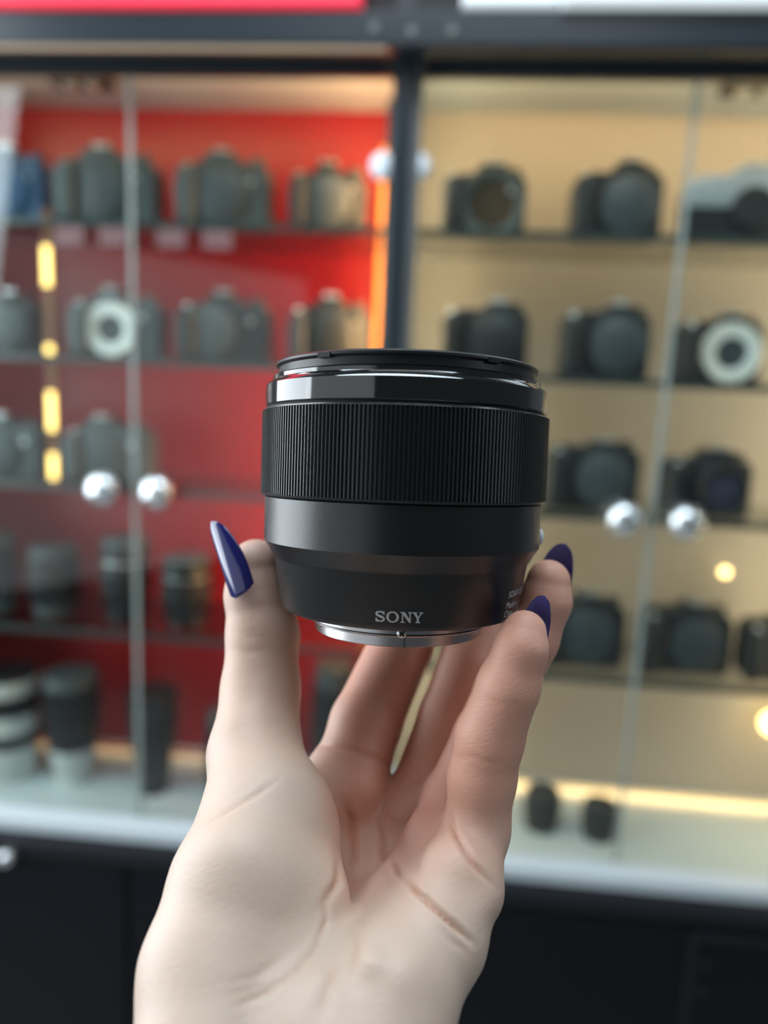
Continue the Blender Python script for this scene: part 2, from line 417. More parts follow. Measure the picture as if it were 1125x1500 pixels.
# ------------------------------------------------------------------ cameras on the shelves
def camera_thing(x0, x1, ytop, ybot, z, Yc, label, body='cam_black', cap='cam_cap', front='cap', hump=0.5, humpw=.30, grip=True, top=None, shoe=True, capx=None, group=None, fold=.80, capr=.40):
    """x0..x1, ytop in photo pixels; stands on shelf height z with its front at Yc."""
    a = at(x0, ybot, Yc); b = at(x1, ybot, Yc); c = at((x0 + x1) / 2, ytop, Yc + .02)
    W = b.x - a.x; H = c.z - z; D = .050
    t = empty('camera', ((a.x + b.x) / 2, Yc, z), label, 'camera', group)
    hw = W / 2; sh = H * fold; hx = (hump - .5) * W; pw = humpw * W
    hi = H * .93
    pts = [(-hw, 0), (hw, 0), (hw, sh * .86), (hw * .86, sh), (hx + pw * .62, sh), (hx + pw * .44, hi), (hx - pw * .44, hi), (hx - pw * .62, sh), (-hw * .8, sh), (-hw, sh * .86)]
    obj('body', prism(rounded(pts, .009), 0, D, .004), body, t, smooth=True, angle=35)
    if top:
        pts2 = [(-hw * 1.01, sh * .52), (hw * 1.01, sh * .52), (hw * 1.01, sh * .86), (hw * .86, sh * 1.01), (hx + pw * .64, sh * 1.01), (hx + pw * .45, hi * 1.01), (hx - pw * .45, hi * 1.01), (hx - pw * .64, sh * 1.01), (-hw * .8, sh * 1.01), (-hw * 1.01, sh * .86)]
        obj('top_cover', prism(rounded(pts2, .008), -.002, D + .002, .003), top, t, smooth=True, angle=35)
    if grip:
        obj('grip', prism(rounded([(-hw * .99, .003), (-hw * .58, .003), (-hw * .56, sh * .80), (-hw * .66, sh * .93), (-hw * .94, sh * .90), (-hw * 1.0, sh * .70)], .008), -.022, .004, .007), body, t, smooth=True, angle=50)
        obj('shutter_button', lathe([(0, .004), (.0045, .0035), (.006, 0), (0, 0)], 18, 'Z', (-hw * .78, -.006, sh * .925)), 'silver', t, smooth=True)
    if shoe:
        s = obj('hot_shoe', B(hx - .010, hx + .010, .006, .028, hi, hi + H * .05, .0012), 'silver', t)
        for sx_ in (-1, 1): obj('rail', B(hx + sx_ * .0085 - .0015, hx + sx_ * .0085 + .0015, .007, .027, hi + H * .05, hi + H * .07), 'silver', s)
    dx = hw * .68
    obj('mode_dial', lathe([(0, .010), (.009, .010), (.011, .008), (.011, 0), (0, 0)], 24, 'Z', (dx, .02, sh)), body, t, smooth=True)
    obj('lens_release', lathe([(0, -.004), (.004, -.003), (.005, 0), (0, 0)], 16, 'Y', (hw * .62, 0, sh * .72)), 'silver', t, smooth=True)
    cx = hx if capx is None else (capx - .5) * W
    R = H * capr; cz = sh * .50
    if front == 'cap':
        obj('mount_ring', lathe([(0, -.004), (R * .98, -.004), (R * 1.02, 0), (0, 0)], 40, 'Y', (cx, 0, cz)), body, t, smooth=True)
        obj('body_cap', lathe([(0, -.010), (R * .84, -.010), (R * .90, -.008), (R * .90, -.004), (0, -.004)], 40, 'Y', (cx, 0, cz)), cap, t, smooth=True)
    elif front == 'ring':
        obj('mount_ring', lathe([(R * .52, .006), (R * .55, -.007), (R * .95, -.009), (R * 1.0, -.006), (R * 1.0, 0)], 40, 'Y', (cx, 0, cz)), 'mount_silver', t, smooth=True)
        obj('sensor_opening', lathe([(0, -.002), (R * .55, -.002), (R * .56, 0), (0, 0)], 40, 'Y', (cx, 0, cz)), 'cam_cap', t, smooth=True)
    elif front == 'open':
        obj('mount_ring', lathe([(R * .66, .006), (R * .70, -.005), (R * .92, -.007), (R * 1.0, 0)], 40, 'Y', (cx, 0, cz)), 'cam_grey', t, smooth=True)
        obj('sensor_opening', lathe([(0, -.001), (R * .70, -.001), (R * .71, 0), (0, 0)], 40, 'Y', (cx, 0, cz)), 'brown_dark', t, smooth=True)
    elif front == 'lens':
        obj('lens_barrel', lathe([(R * .75, -.036), (R * .85, -.038), (R * .92, -.034), (R * .92, -.018), (R * .84, -.016), (R * .84, -.002), (R * .9, 0)], 40, 'Y', (cx, 0, cz)), body, t, smooth=True)
        obj('lens_glass', lathe([(0, -.034), (R * .5, -.032), (R * .76, -.028), (R * .76, -.02), (0, -.02)], 32, 'Y', (cx, 0, cz)), 'lens_glass', t, smooth=True)
    return t

M['brown_dark'] = mat('sensor_brown', (0.07, 0.05, 0.03), 0.25)
Y1 = 1.155
# top shelf, left to right
camera_thing(-40, 62, 212, 318, 1.70, Y1, 'camera with blue window reflection in its colour, cut by the left photo edge on the top red shelf', 'cam_blue_reflection', 'cam_blue_reflection', hump=.45)
camera_thing(88, 226, 212, 320, 1.70, Y1, 'grey camera behind the vertical glass door edge on the top red shelf', 'cam_grey', 'cam_cap', hump=.42, humpw=.34)
camera_thing(262, 392, 219, 324, 1.70, Y1, 'dark grey camera, second from the dark post on the top red shelf', 'cam_grey', 'cam_cap', hump=.46, humpw=.36)
camera_thing(426, 532, 236, 328, 1.70, Y1, 'small dark camera right next to the dark post on the top red shelf', 'cam_black', 'cam_cap', hump=.48)
camera_thing(645, 768, 236, 332, 1.70, Y1, 'black camera with open lens mount, leftmost on the top beige shelf', 'cam_black', front='open', hump=.60, humpw=.36, capr=.46)
camera_thing(836, 968, 232, 338, 1.70, Y1, 'black DSLR with body cap and chrome hot shoe, middle of the top beige shelf', 'cam_black', 'cam_cap', hump=.62, humpw=.34)
camera_thing(1002, 1165, 238, 345, 1.70, Y1, 'retro camera with silver top and black lower half, on the top beige shelf', 'cam_black', 'cam_black', hump=.60, humpw=.36, top='silver_body', grip=False, capr=.28)
# second shelf
camera_thing(-45, 50, 424, 515, 1.50, Y1, 'dark camera cut by the left edge of the photo, on the second red shelf', 'cam_black', 'cam_grey', hump=.6)
camera_thing(108, 232, 420, 518, 1.50, Y1, 'grey camera with a wide bright silver lens mount ring, on the second red shelf', 'cam_grey', front='ring', hump=.42, capx=.46, capr=.37)
camera_thing(262, 392, 424, 522, 1.50, Y1, 'dark camera with off-centre round cap, second from the post on the second red shelf', 'cam_black', 'cam_grey', hump=.48, capx=.36)
camera_thing(424, 538, 430, 527, 1.50, Y1, 'black camera on the second red shelf, just behind the held lens rim', 'cam_black', 'cam_black', hump=.50, humpw=.34)
camera_thing(643, 770, 436, 545, 1.50, Y1, 'blue-black camera, leftmost on the second beige shelf, behind the held lens', 'cam_black', 'cam_black', hump=.64, humpw=.28, fold=.84)
camera_thing(818, 948, 440, 552, 1.50, Y1, 'dark grey camera with large body cap, middle of the second beige shelf', 'cam_black', 'cam_cap', hump=.64, humpw=.30, fold=.84)
camera_thing(988, 1112, 455, 560, 1.50, Y1, 'black camera with a silver lens mount ring, on the second beige shelf', 'cam_black', front='ring', hump=.62, humpw=.32, capx=.62, capr=.40, fold=.84)
# third shelf
camera_thing(-40, 58, 604, 712, 1.30, Y1, 'grey camera cut by the left edge of the photo, on the third red shelf', 'cam_grey', 'cam_grey', hump=.4)
camera_thing(100, 216, 606, 716, 1.30, Y1, 'grey camera above the left white knob, on the third red shelf', 'cam_grey', 'cam_grey', hump=.40, humpw=.34)
camera_thing(796, 932, 638, 756, 1.30, Y1, 'dark grey camera with large body cap, leftmost on the third beige shelf', 'cam_black', 'cam_cap', hump=.60, humpw=.26, fold=.86)
camera_thing(968, 1096, 650, 765, 1.30, Y1, 'black camera with a lens on, behind the right knob on the third beige shelf', 'cam_black', front='lens', hump=.60, humpw=.36, capr=.36)
# fourth shelf (beige side)
camera_thing(788, 910, 862, 990, 1.045, Y1 + .01, 'dark grey camera behind the long blue nails, leftmost on the fourth beige shelf', 'cam_black', 'cam_cap', hump=.55, humpw=.3, fold=.84)
camera_thing(932, 1066, 875, 1000, 1.045, Y1 + .01, 'black camera in the middle of the fourth beige shelf', 'cam_black', 'cam_cap', hump=.60, humpw=.3, fold=.84)
camera_thing(1084, 1200, 900, 1010, 1.045, Y1 + .01, 'black camera cut by the right edge of the photo, on the fourth beige shelf', 'cam_black', 'cam_black', hump=.5, humpw=.3, fold=.88)

# ------------------------------------------------------------------ lenses standing in the displays
def lens_thing(x0, x1, ytop, z, Yc, label, parts, group=None, hood=True):
    """parts: list of (name, frac0, frac1, r0, r1, material) from bottom to top."""
    ymid = (ytop + 40)
    a = at(x0, ymid, Yc); b = at(x1, ymid, Yc); tp = at((x0 + x1) / 2, ytop, Yc)
    R = (b.x - a.x) / 2; H = tp.z - z
    t = empty('camera_lens', ((a.x + b.x) / 2, Yc, z), label, 'camera lens', group)
    for name, f0, f1, r0, r1, m in parts:
        h0, h1 = f0 * H, f1 * H; bv = min(.0015, (h1 - h0) * .2)
        if name == 'focus_ring':
            n = 96
            obj(name, lathe([(0, h0), (R * r0 - bv, h0), (R * r0, h0 + bv), (R * r1, h1 - bv), (R * r1 - bv, h1), (0, h1)], n, 'Z', rfun=lambda i: 1.0 if i % 4 < 2 else .975), m, t)
        else:
            obj(name, lathe([(0, h0), (R * r0 - bv, h0), (R * r0, h0 + bv), (R * r1, h1 - bv), (R * r1 - bv, h1), (0, h1)], 40, 'Z'), m, t, smooth=True)
    return t

LB = 'lens_black'
std = [('rear_cap', 0, .14, .80, .80, LB), ('barrel', .14, .38, .86, .94, LB), ('focus_ring', .38, .70, 1.0, 1.0, LB), ('trim_ring', .70, .74, .95, .95, 'silver'), ('front_barrel', .74, .92, .98, .98, LB), ('lens_cap', .92, 1.0, .93, .90, 'cam_grey')]
std2 = [('rear_cap', 0, .18, .78, .80, 'cam_grey'), ('barrel', .18, .50, .92, 1.0, LB), ('focus_ring', .50, .86, 1.0, .98, LB), ('lens_cap', .86, 1.0, .90, .88, 'cam_grey')]
lens_thing(-30, 22, 782, 1.06, 1.20, 'dark lens cut by the left edge of the photo, on the fourth red shelf', std2)
lens_thing(44, 114, 800, 1.06, 1.20, 'plain short dark lens, second from the left edge on the fourth red shelf', std2)
lens_thing(150, 219, 786, 1.06, 1.20, 'tall black lens behind the glass door edge on the fourth red shelf', std)
lens_thing(238, 309, 815, 1.06, 1.20, 'black lens just left of the thumb on the fourth red shelf', std)
tele = [('rear_cap', 0, .06, .78, .78, 'lens_white'), ('barrel', .06, .34, .86, .96, 'lens_white'), ('rubber_ring', .34, .46, 1.0, 1.0, LB), ('zoom_barrel', .46, .64, .97, .97, 'lens_white'), ('focus_ring', .64, .82, 1.0, 1.0, LB), ('front_barrel', .82, .95, .98, 1.0, 'lens_white'), ('lens_cap', .95, 1.0, .95, .93, LB)]
lens_thing(-28, 52, 982, ZF, 1.20, 'white telephoto lens with black rings at the left edge of the white display floor', tele)
lens_thing(66, 144, 985, ZF, 1.20, 'black lens with a white lower barrel standing on the white display floor', [('rear_cap', 0, .08, .60, .62, 'lens_white'), ('barrel', .08, .34, .64, .84, 'lens_white'), ('zoom_ring', .34, .56, .86, .92, LB), ('focus_ring', .56, .90, .96, 1.0, LB), ('lens_cap', .90, 1.0, .94, .90, 'cam_grey')])
lens_thing(188, 260, 1012, ZF, 1.19, 'black lens tapering to its foot, behind the glass door edge on white floor', [('rear_cap', 0, .10, .58, .60, LB), ('barrel', .10, .45, .60, .78, LB), ('focus_ring', .45, .82, .86, .96, LB), ('lens_hood', .82, 1.0, .94, 1.0, LB)])
lens_thing(302, 352, 1042, ZF, 1.19, 'dark lens half hidden behind the thumb, on the white display floor', std2)
lens_thing(458, 522, 972, ZF, 1.19, 'dark lens seen in the gap between thumb and index finger', std2)
small = [('rear_cap', 0, .22, .90, .90, 'cam_black'), ('barrel', .22, .55, .96, 1.0, 'lens_black'), ('focus_ring', .55, .88, 1.0, 1.0, 'lens_black'), ('lens_cap', .88, 1.0, .94, .90, 'cam_black')]
def small_lens(x0, x1, ytop, ybot, label):
    # find the depth at which its foot meets the display floor
    d = ROT @ Vector((((x0 + x1) / 2 - 562.5) / F, (750 - (ybot - 6)) / F, -1)); tt = (ZF - CAM.z) / d.z
    lens_thing(x0, x1, ytop, ZF, CAM.y + d.y * tt + .02, label, small, 'small lenses on the display floor')
small_lens(766, 820, 1156, 1226, 'small black lens on the white display floor next to the hand')
small_lens(850, 903, 1174, 1240, 'small black lens on the white display floor, the one further right')
# price tags in front of shelf edges
for px, py, z, side in ((100, 330, 1.70, 'below the leftmost whole camera of the top red shelf'), (165, 332, 1.70, 'behind the glass door edge on the top red shelf'), (250, 334, 1.70, 'between the two grey cameras of the top red shelf'), (318, 336, 1.70, 'below the second camera from the post on the top red shelf')):
    p = at(px, py, YF + .016)
    t = tag(obj('price_tag', prism(rounded([(-.022, -.026), (.022, -.026), (.022, .0), (-.022, .0)], .002), 0, .0012), M['pink_tag'] if 'pink_tag' in M else 'tag'), 'pale price card ' + side, 'price tag', 'price cards under the top red shelf')
    t.location = (p.x, YF + .0165, z - .010)

# ------------------------------------------------------------------ camera-frame helper for the held things (millimetres)
def cw(X, Y, Z):
    """X right, Y up, Z away from the viewer, in mm, to world metres"""
    return CAM + ROT @ (Vector((X, Y, -Z)) * 0.001)

# ------------------------------------------------------------------ the held lens
th = math.radians(-1.9)
tiltx = math.atan(60 / F)
# local frame: z = optical axis (towards the front cap), y = away from the viewer
zl = Vector((math.sin(-th), math.cos(th), math.sin(tiltx))).normalized()      # camera frame, third = towards the viewer
yl = Vector((0, 0, -1)); yl = (yl - zl * yl.dot(zl)).normalized()
xl = yl.cross(zl)
Rl = ROT @ Matrix((xl, yl, zl)).transposed()
lens = empty('camera_lens', (0, 0, 0), 'large black lens held up in the hand, with ribbed ring and metal mount', 'camera lens')
lens.matrix_world = Matrix.Translation(cw((591 - 562.5) / F * 180, (750 - 690) / F * 180, 180)) @ Rl.to_4x4() @ Matrix.Scale(0.001, 4)

M['h_body'] = mat('satin_black', (0.005, 0.006, 0.007), 0.30, bump=0.35, bscale=5, spec=0.75)
M['h_body'].node_tree.nodes['Bump'].inputs['Distance'].default_value = 0.00008
M['h_gloss'] = mat('gloss_black', (0.003, 0.004, 0.005), 0.08, spec=1.0, coat=0.6)
M['h_cap'] = mat('cap_black', (0.012, 0.014, 0.016), 0.38)
M['h_rubber'] = mat('rubber_black', (0.012, 0.014, 0.015), 0.28, bump=0.2, bscale=1.5, spec=0.9)
M['h_mount'] = mat('mount_steel', (0.50, 0.49, 0.49), 0.34, metal=1.0)
M['h_print'] = mat('grey_print', (0.52, 0.53, 0.54), 0.5)
M['h_print2'] = mat('fine_print', (0.66, 0.66, 0.66), 0.5)
M['h_dot'] = mat('white_mark', (0.85, 0.88, 0.88), 0.4)
M['h_slot'] = mat('slot_black', (0.002, 0.002, 0.002), 0.7)

def L(name, prof, m, n=160, rfun=None, ang=30, parent=None):
    return obj(name, lathe(prof, n, 'Z', rfun=rfun), m, parent or lens, smooth=True, angle=ang)

cap = L('lens_cap', [(0, 23.4), (26.5, 23.6), (27, 24.2), (30.5, 24.3), (31.0, 23.9), (31.0, 23.4), (30.5, 23.1), (30.3, 22.9), (30.3, 21.3), (29, 21.1), (0, 21.1)], 'h_cap')
for a0 in (-125, -56):
    a = math.radians(a0); bm = bmesh.new()
    box(bm, -1.7, 1.7, -.4, .4, -.55, .55, .1)
    bmesh.ops.rotate(bm, verts=bm.verts, matrix=Matrix.Rotation(a + math.pi / 2, 3, 'Z'))
    bmesh.ops.translate(bm, verts=bm.verts, vec=(30.75 * math.cos(a), 30.75 * math.sin(a), 23.35))
    obj('pinch_slot', bm, 'h_slot', cap)
L('filter_ring', [(29, 21.1), (31.3, 21.1), (31.7, 20.8), (31.7, 20.0), (32.1, 19.6), (32.9, 19.1), (33.3, 18.6), (33.3, 14.2), (33.0, 13.9), (31, 13.9)], 'h_gloss')
L('gap_ring', [(31, 14.2), (32.7, 14.2), (32.7, 13.3), (31, 13.3)], 'h_slot')
NR = 232
def rib(i):
    k = i % 6
    return (1.0, 1.0, 0.9935, 0.981, 0.981, 0.9935)[k]
bm = lathe([(33.95, 12.9), (33.95, -5.9)], NR * 6, 'Z', rfun=rib)
lathe([(32.6, 13.4), (33.35, 13.35), (33.5, 12.9)], NR * 2, 'Z', bm=bm)
lathe([(33.9, -5.9), (33.7, -6.4), (32.6, -6.5)], NR * 2, 'Z', bm=bm)
lathe([(33.3, 13.1), (33.9, 12.9)], NR * 2, 'Z', bm=bm)
obj('focus_ring', bm, 'h_rubber', lens, smooth=True, angle=30)
L('barrel', [(31, -6.5), (32.6, -6.5), (32.9, -6.9), (32.9, -16.9), (32.5, -17.5), (30.7, -20.5), (30.3, -21.2), (28.5, -32.0), (28.0, -32.9), (27.3, -33.2), (21, -33.2), (0, -33.2)], 'h_body', ang=25)
mt = L('lens_mount', [(21.6, -33.2), (21.6, -35.6), (21.3, -35.9), (20.2, -35.9), (20.1, -36.1), (20.1, -38.2), (19.8, -38.4), (17.0, -38.4), (17.0, -34.5), (0, -34.5)], 'h_mount', ang=25)
# bayonet groove, seam and screw
obj('bayonet_groove', lathe([(21.62, -35.2), (21.66, -35.35), (21.62, -35.5)], 160, 'Z'), 'h_slot', mt)
bm = B(.9, 1.05, -20.25, -19.9, -38.4, -36.0)
obj('mount_seam', bm, 'h_slot', mt)
a = math.radians(-88)
sc = obj('screw', lathe([(0, -.5), (.5, -.5), (.95, -.35), (1.1, 0), (1.1, .8), (0, .8)], 28, 'Y', (.3, -21.7, -34.9)), 'silver', mt, smooth=True, angle=50)
bm = bmesh.new(); 
for s in (45, -45):
    b2 = bmesh.new(); box(b2, -.68, .68, -.05, .05, -.17, .17)
    bmesh.ops.rotate(b2, verts=b2.verts, matrix=Matrix.Rotation(math.radians(s), 3, 'Y'))
    bmesh.ops.translate(b2, verts=b2.verts, vec=(.3, -22.22, -34.9))
    me = bpy.data.meshes.new('tmp'); b2.to_mesh(me); b2.free(); bm.from_mesh(me); bpy.data.meshes.remove(me)
obj('screw_cross', bm, 'h_slot', sc.parent)

# lettering, bent round the barrel
def rad_at(z):        # outer radius of the lower barrel
    return 30.3 + (28.5 - 30.3) * (z + 21.2) / (-32.0 + 21.2)
def wrap_mesh(polys, phi0, z0, sx, sz, sub=.4):
    """polys in flat (u, v); u along the circumference from phi0 (0 = facing the viewer), v up"""
    bm = bmesh.new()
    for poly in polys:
        fs = [bm.verts.new((u * sx, v * sz, 0)) for u, v in poly]
        try: bm.faces.new(fs)
        except ValueError: pass
    bmesh.ops.triangulate(bm, faces=bm.faces)
    for v in bm.verts:
        u, z = v.co.x, z0 + v.co.y
        r = rad_at(z) + .06
        ph = phi0 + u / r
        v.co = Vector((r * math.sin(ph), -r * math.cos(ph), z))
    return bm

def stroke(pts, widths):
    out = []
    pts = [Vector(p) for p in pts]; n = len(pts); Ls = []; Rs = []
    for i, p in enumerate(pts):
        d = (pts[min(i + 1, n - 1)] - pts[max(i - 1, 0)]).normalized(); nn = Vector((-d.y, d.x))
        Ls.append(p + nn * widths[i] / 2); Rs.append(p - nn * widths[i] / 2)
    for i in range(n - 1):
        out.append([tuple(Ls[i]), tuple(Ls[i + 1]), tuple(Rs[i + 1]), tuple(Rs[i])])
    return out
def sony_polys():
    P = []
    # S
    sp = []; sw = []
    for k in range(13):
        a = math.radians(20 + 250 * k / 12); sp.append((.50 + .40 * math.cos(a), .735 + .21 * math.sin(a))); sw.append(.10 + .10 * abs(math.cos(a)))
    sp = sp[:10]; sw = sw[:10]
    sp += [(.38, .56), (.55, .49), (.72, .43)]; sw += [.2, .22, .22]
    for k in range(9):
        a = math.radians(50 - 230 * k / 8); sp.append((.50 + .42 * math.cos(a), .265 + .21 * math.sin(a))); sw.append(.10 + .10 * abs(math.cos(a)))
    P += stroke(sp, sw)
    P += [[(.86, .66), (.96, .66), (.96, 1.0), (.88, 1.0)], [(.03, 0), (.12, 0), (.14, .36), (.03, .36)]]
    # O
    n = 40; cx = 1.82
    for k in range(n):
        a, b = 2 * math.pi * k / n, 2 * math.pi * (k + 1) / n
        P.append([(cx + .66 * math.cos(a), .5 + .52 * math.sin(a)), (cx + .66 * math.cos(b), .5 + .52 * math.sin(b)), (cx + .42 * math.cos(b), .5 + .40 * math.sin(b)), (cx + .42 * math.cos(a), .5 + .40 * math.sin(a))])
    # N
    x = 2.66
    P += [[(x, 0), (x + .42, 0), (x + .42, .10), (x, .10)], [(x + .15, .1), (x + .27, .1), (x + .27, .9), (x + .15, .9)], [(x, .90), (x + .45, .90), (x + .45, 1), (x, 1)],
          [(x + .15, .9), (x + .45, 1), (x + 1.06, .15), (x + 1.06, 0), (x + .92, 0)], [(x + .94, .0), (x + 1.06, .0), (x + 1.06, .9), (x + .94, .9)], [(x + .80, .9), (x + 1.2, .9), (x + 1.2, 1), (x + .80, 1)]]
    # Y
    x = 3.92
    P += [[(x, .9), (x + .48, .9), (x + .48, 1), (x, 1)], [(x + .72, .9), (x + 1.12, .9), (x + 1.12, 1), (x + .72, 1)],
          [(x + .10, .9), (x + .38, .9), (x + .66, .50), (x + .66, .40), (x + .46, .40)], [(x + .86, .9), (x + 1.00, .9), (x + .66, .42), (x + .58, .50)],
          [(x + .45, .1), (x + .66, .1), (x + .66, .46), (x + .45, .46)], [(x + .32, 0), (x + .80, 0), (x + .80, .1), (x + .32, .1)]]
    return P
zt = -(906 - 690) * 151.5 / F
h_l = 16.5 * 151.5 / F; w_l = 71 / 5.04 * 151.5 / F
obj('brand_lettering', wrap_mesh(sony_polys(), (548.5 - 588) * 151.5 / F / 29, zt - h_l / 2, w_l, h_l), 'h_print', lens)

def text_polys(s, size):
    cu = bpy.data.curves.new('t', 'FONT'); cu.body = s; cu.size = size; cu.resolution_u = 3
    o = bpy.data.objects.new('t', cu); COL.objects.link(o)
    dg = bpy.context.evaluated_depsgraph_get()
    me = bpy.data.meshes.new_from_object(o.evaluated_get(dg))
    polys = [[(me.vertices[v].co.x, me.vertices[v].co.y) for v in p.vertices] for p in me.polygons]
    bpy.data.objects.remove(o); bpy.data.curves.remove(cu); bpy.data.meshes.remove(me)
    return polys
bm = bmesh.new()
for k, (s, ph, zz) in enumerate((('SONY CORP', 53.5, 864), ('Made in', 53, 880), ('China', 52.5, 893), ('SEL', 52, 907))):
    z = -(zz - 690) * 166 / F
    b2 = wrap_mesh(text_polys(s, 1.0), math.radians(ph), z - .7, 2.0, 2.1)
    me = bpy.data.meshes.new('tmp'); b2.to_mesh(me); b2.free(); bm.from_mesh(me); bpy.data.meshes.remove(me)
b2 = wrap_mesh([[(u, v) for u, v in q] for q in stroke([(0, 0), (.45, 1), (.9, 0), (0, 0)], [.1] * 4)], math.radians(69), -(888 - 690) * 166 / F - 1.2, 2.6, 2.6)
me = bpy.data.meshes.new('tmp'); b2.to_mesh(me); b2.free(); bm.from_mesh(me); bpy.data.meshes.remove(me)
obj('fine_print', bm, 'h_print2', lens)
a = math.radians(83); rr = 33.0
bm = bmesh.new(); bmesh.ops.create_uvsphere(bm, u_segments=20, v_segments=12, radius=1)
bmesh.ops.scale(bm, verts=bm.verts, vec=(1.0, 1.5, 1.9))
bmesh.ops.translate(bm, verts=bm.verts, vec=(rr * math.sin(a), -rr * math.cos(a), -14.5))
obj('index_mark', bm, 'h_dot', lens, smooth=True, angle=180)

# ------------------------------------------------------------------ the hand: one continuous surface from a distance field
def hp(px, py, d, r):
    return np.array([(px - 562.5) / F * d, (750 - py) / F * d, d, r / F * d])
PALM = [
    [(508, 1150, 192, 57), (505, 1240, 192, 66), (490, 1350, 172, 80), (470, 1480, 145, 98)],
    [(490, 1140, 192, 44), (440, 1200, 182, 48), (400, 1270, 166, 60)],                              # index metacarpal
    [(606, 1185, 190, 48), (575, 1265, 186, 66), (540, 1380, 165, 80), (520, 1500, 141, 100)],                              # middle
    [(662, 1180, 179, 46), (648, 1250, 170, 60), (602, 1350, 158, 80), (545, 1500, 136, 104)],                             # ring
    [(697, 1215, 162, 46), (672, 1290, 154, 60), (634, 1370, 147, 76), (560, 1470, 136, 102), (528, 1570, 128, 116)],         # heel, little finger side
    [(440, 1540, 131, 126), (430, 1750, 122, 175), (420, 2050, 122, 215)],                                                  # wrist and forearm
    [(500, 1560, 131, 126), (510, 1750, 122, 175), (520, 2050, 122, 215)],
]
THENAR = [
    [(374, 1105, 173, 66), (392, 1200, 160, 94), (358, 1300, 147, 106), (322, 1420, 138, 112), (312, 1540, 128, 116)],       # thumb mound
    [(450, 1225, 164, 44), (432, 1320, 150, 76), (430, 1460, 140, 108), (430, 1560, 130, 118)],
]
THUMB = [(375, 828, 190, 38), (378, 870, 190, 47), (385, 930, 188, 51.5), (382, 1010, 184, 56), (374, 1105, 174, 66)]
INDEX = [(618, 790, 217, 34), (615, 850, 218, 42), (588, 945, 213, 46), (536, 1060, 200, 52), (508, 1150, 192, 56)]
MIDDLE = [(720, 800, 212, 33), (718, 860, 213, 40), (697, 940, 208, 43), (655, 1050, 197, 41), (614, 1170, 189, 46)]
RING = [(803, 852, 184, 32), (799, 880, 184, 37), (775, 935, 185, 42), (740, 1010, 187, 43), (708, 1080, 184, 43), (668, 1170, 179, 46)]
PINKY = [(768, 926, 158, 32), (763, 950, 157, 38), (745, 1005, 158, 45), (718, 1080, 161, 49), (706, 1140, 162, 49), (699, 1215, 162, 46)]

def smin(a, b, k):
    h = np.clip(0.5 + 0.5 * (b - a) / k, 0, 1)
    return b * (1 - h) + a * h - k * h * (1 - h)
def chain(P, pts, k):
    d = None; q = [hp(*p) for p in pts]
    for A, Bq in zip(q, q[1:]):
        ba = (Bq[:3] - A[:3]).astype(np.float32); L2 = float(ba @ ba)
        px, py, pz = P[0] - A[0], P[1] - A[1], P[2] - A[2]
        t = np.clip((px * ba[0] + py * ba[1] + pz * ba[2]) / L2, 0, 1)
        s = np.sqrt((px - t * ba[0]) ** 2 + (py - t * ba[1]) ** 2 + (pz - t * ba[2]) ** 2) - (A[3] + t * (Bq[3] - A[3]))
        d = s if d is None else smin(d, s, k)
    return d
def sdf(P):
    d = None
    for c in PALM:
        s = chain(P, c, 3.0); d = s if d is None else smin(d, s, 4.0)
    t = smin(chain(P, THENAR[0], 3.0), chain(P, THENAR[1], 3.0), 5.0)
    t = smin(t, chain(P, THUMB, 2.0), 3.0)
    d = smin(d, t, 3.0)
    f = None
    for c in (INDEX, MIDDLE, RING, PINKY):
        s = chain(P, c, 1.5); f = s if f is None else smin(f, s, 0.5)
    return smin(d, f, 2.6)

def surface_nets(fun, lo, hi, h):
    xs, ys, zs = [np.arange(a, b, h, dtype=np.float32) for a, b in zip(lo, hi)]
    V = np.empty((len(xs), len(ys), len(zs)), np.float32)
    st = 24
    for i in range(0, len(xs), st):
        X, Y, Z = np.meshgrid(xs[i:i + st], ys, zs, indexing='ij')
        V[i:i + st] = fun((X, Y, Z))
    S = V < 0
    C = [V[a:V.shape[0] - 1 + a, b:V.shape[1] - 1 + b, c:V.shape[2] - 1 + c] for a in (0, 1) for b in (0, 1) for c in (0, 1)]
    cnt = sum((c < 0).astype(np.int8) for c in C)
    act = (cnt > 0) & (cnt < 8)
    idx = np.argwhere(act); vid = -np.ones(act.shape, np.int64); vid[act] = np.arange(len(idx))
    cv = np.stack([c[act] for c in C], 1); off = np.array([(a, b, c) for a in (0, 1) for b in (0, 1) for c in (0, 1)], np.float32)
    acc = np.zeros((len(idx), 3), np.float32); n = np.zeros(len(idx), np.float32)
    for i in range(8):
        for j in range(i + 1, 8):
            if np.abs(off[i] - off[j]).sum() != 1: continue
            m = (cv[:, i] < 0) != (cv[:, j] < 0)
            t = cv[m, i] / (cv[m, i] - cv[m, j])
            acc[m] += off[i] + t[:, None] * (off[j] - off[i]); n[m] += 1
    v = (idx + acc / n[:, None]) * h + np.array(lo, np.float32)
    quads = []
    for ax in range(3):
        a, b = [(1, 2), (2, 0), (0, 1)][ax]
        s0 = [slice(None)] * 3; s1 = [slice(None)] * 3
        s0[ax] = slice(0, -1); s1[ax] = slice(1, None)
        e = S[tuple(s0)] != S[tuple(s1)]
        flip = S[tuple(s0)]
        q = np.argwhere(e)
        ok = (q[:, a] > 0) & (q[:, b] > 0) & (q[:, a] < V.shape[a] - 1) & (q[:, b] < V.shape[b] - 1)
        q = q[ok]; fl = flip[tuple(q.T)]
        def g(da, db):
            r = q.copy(); r[:, a] -= da; r[:, b] -= db; return vid[tuple(r.T)]
        Q = np.stack([g(0, 0), g(1, 0), g(1, 1), g(0, 1)], 1)
        Q[fl] = Q[fl][:, ::-1]
        quads.append(Q)
    return v, np.concatenate(quads)

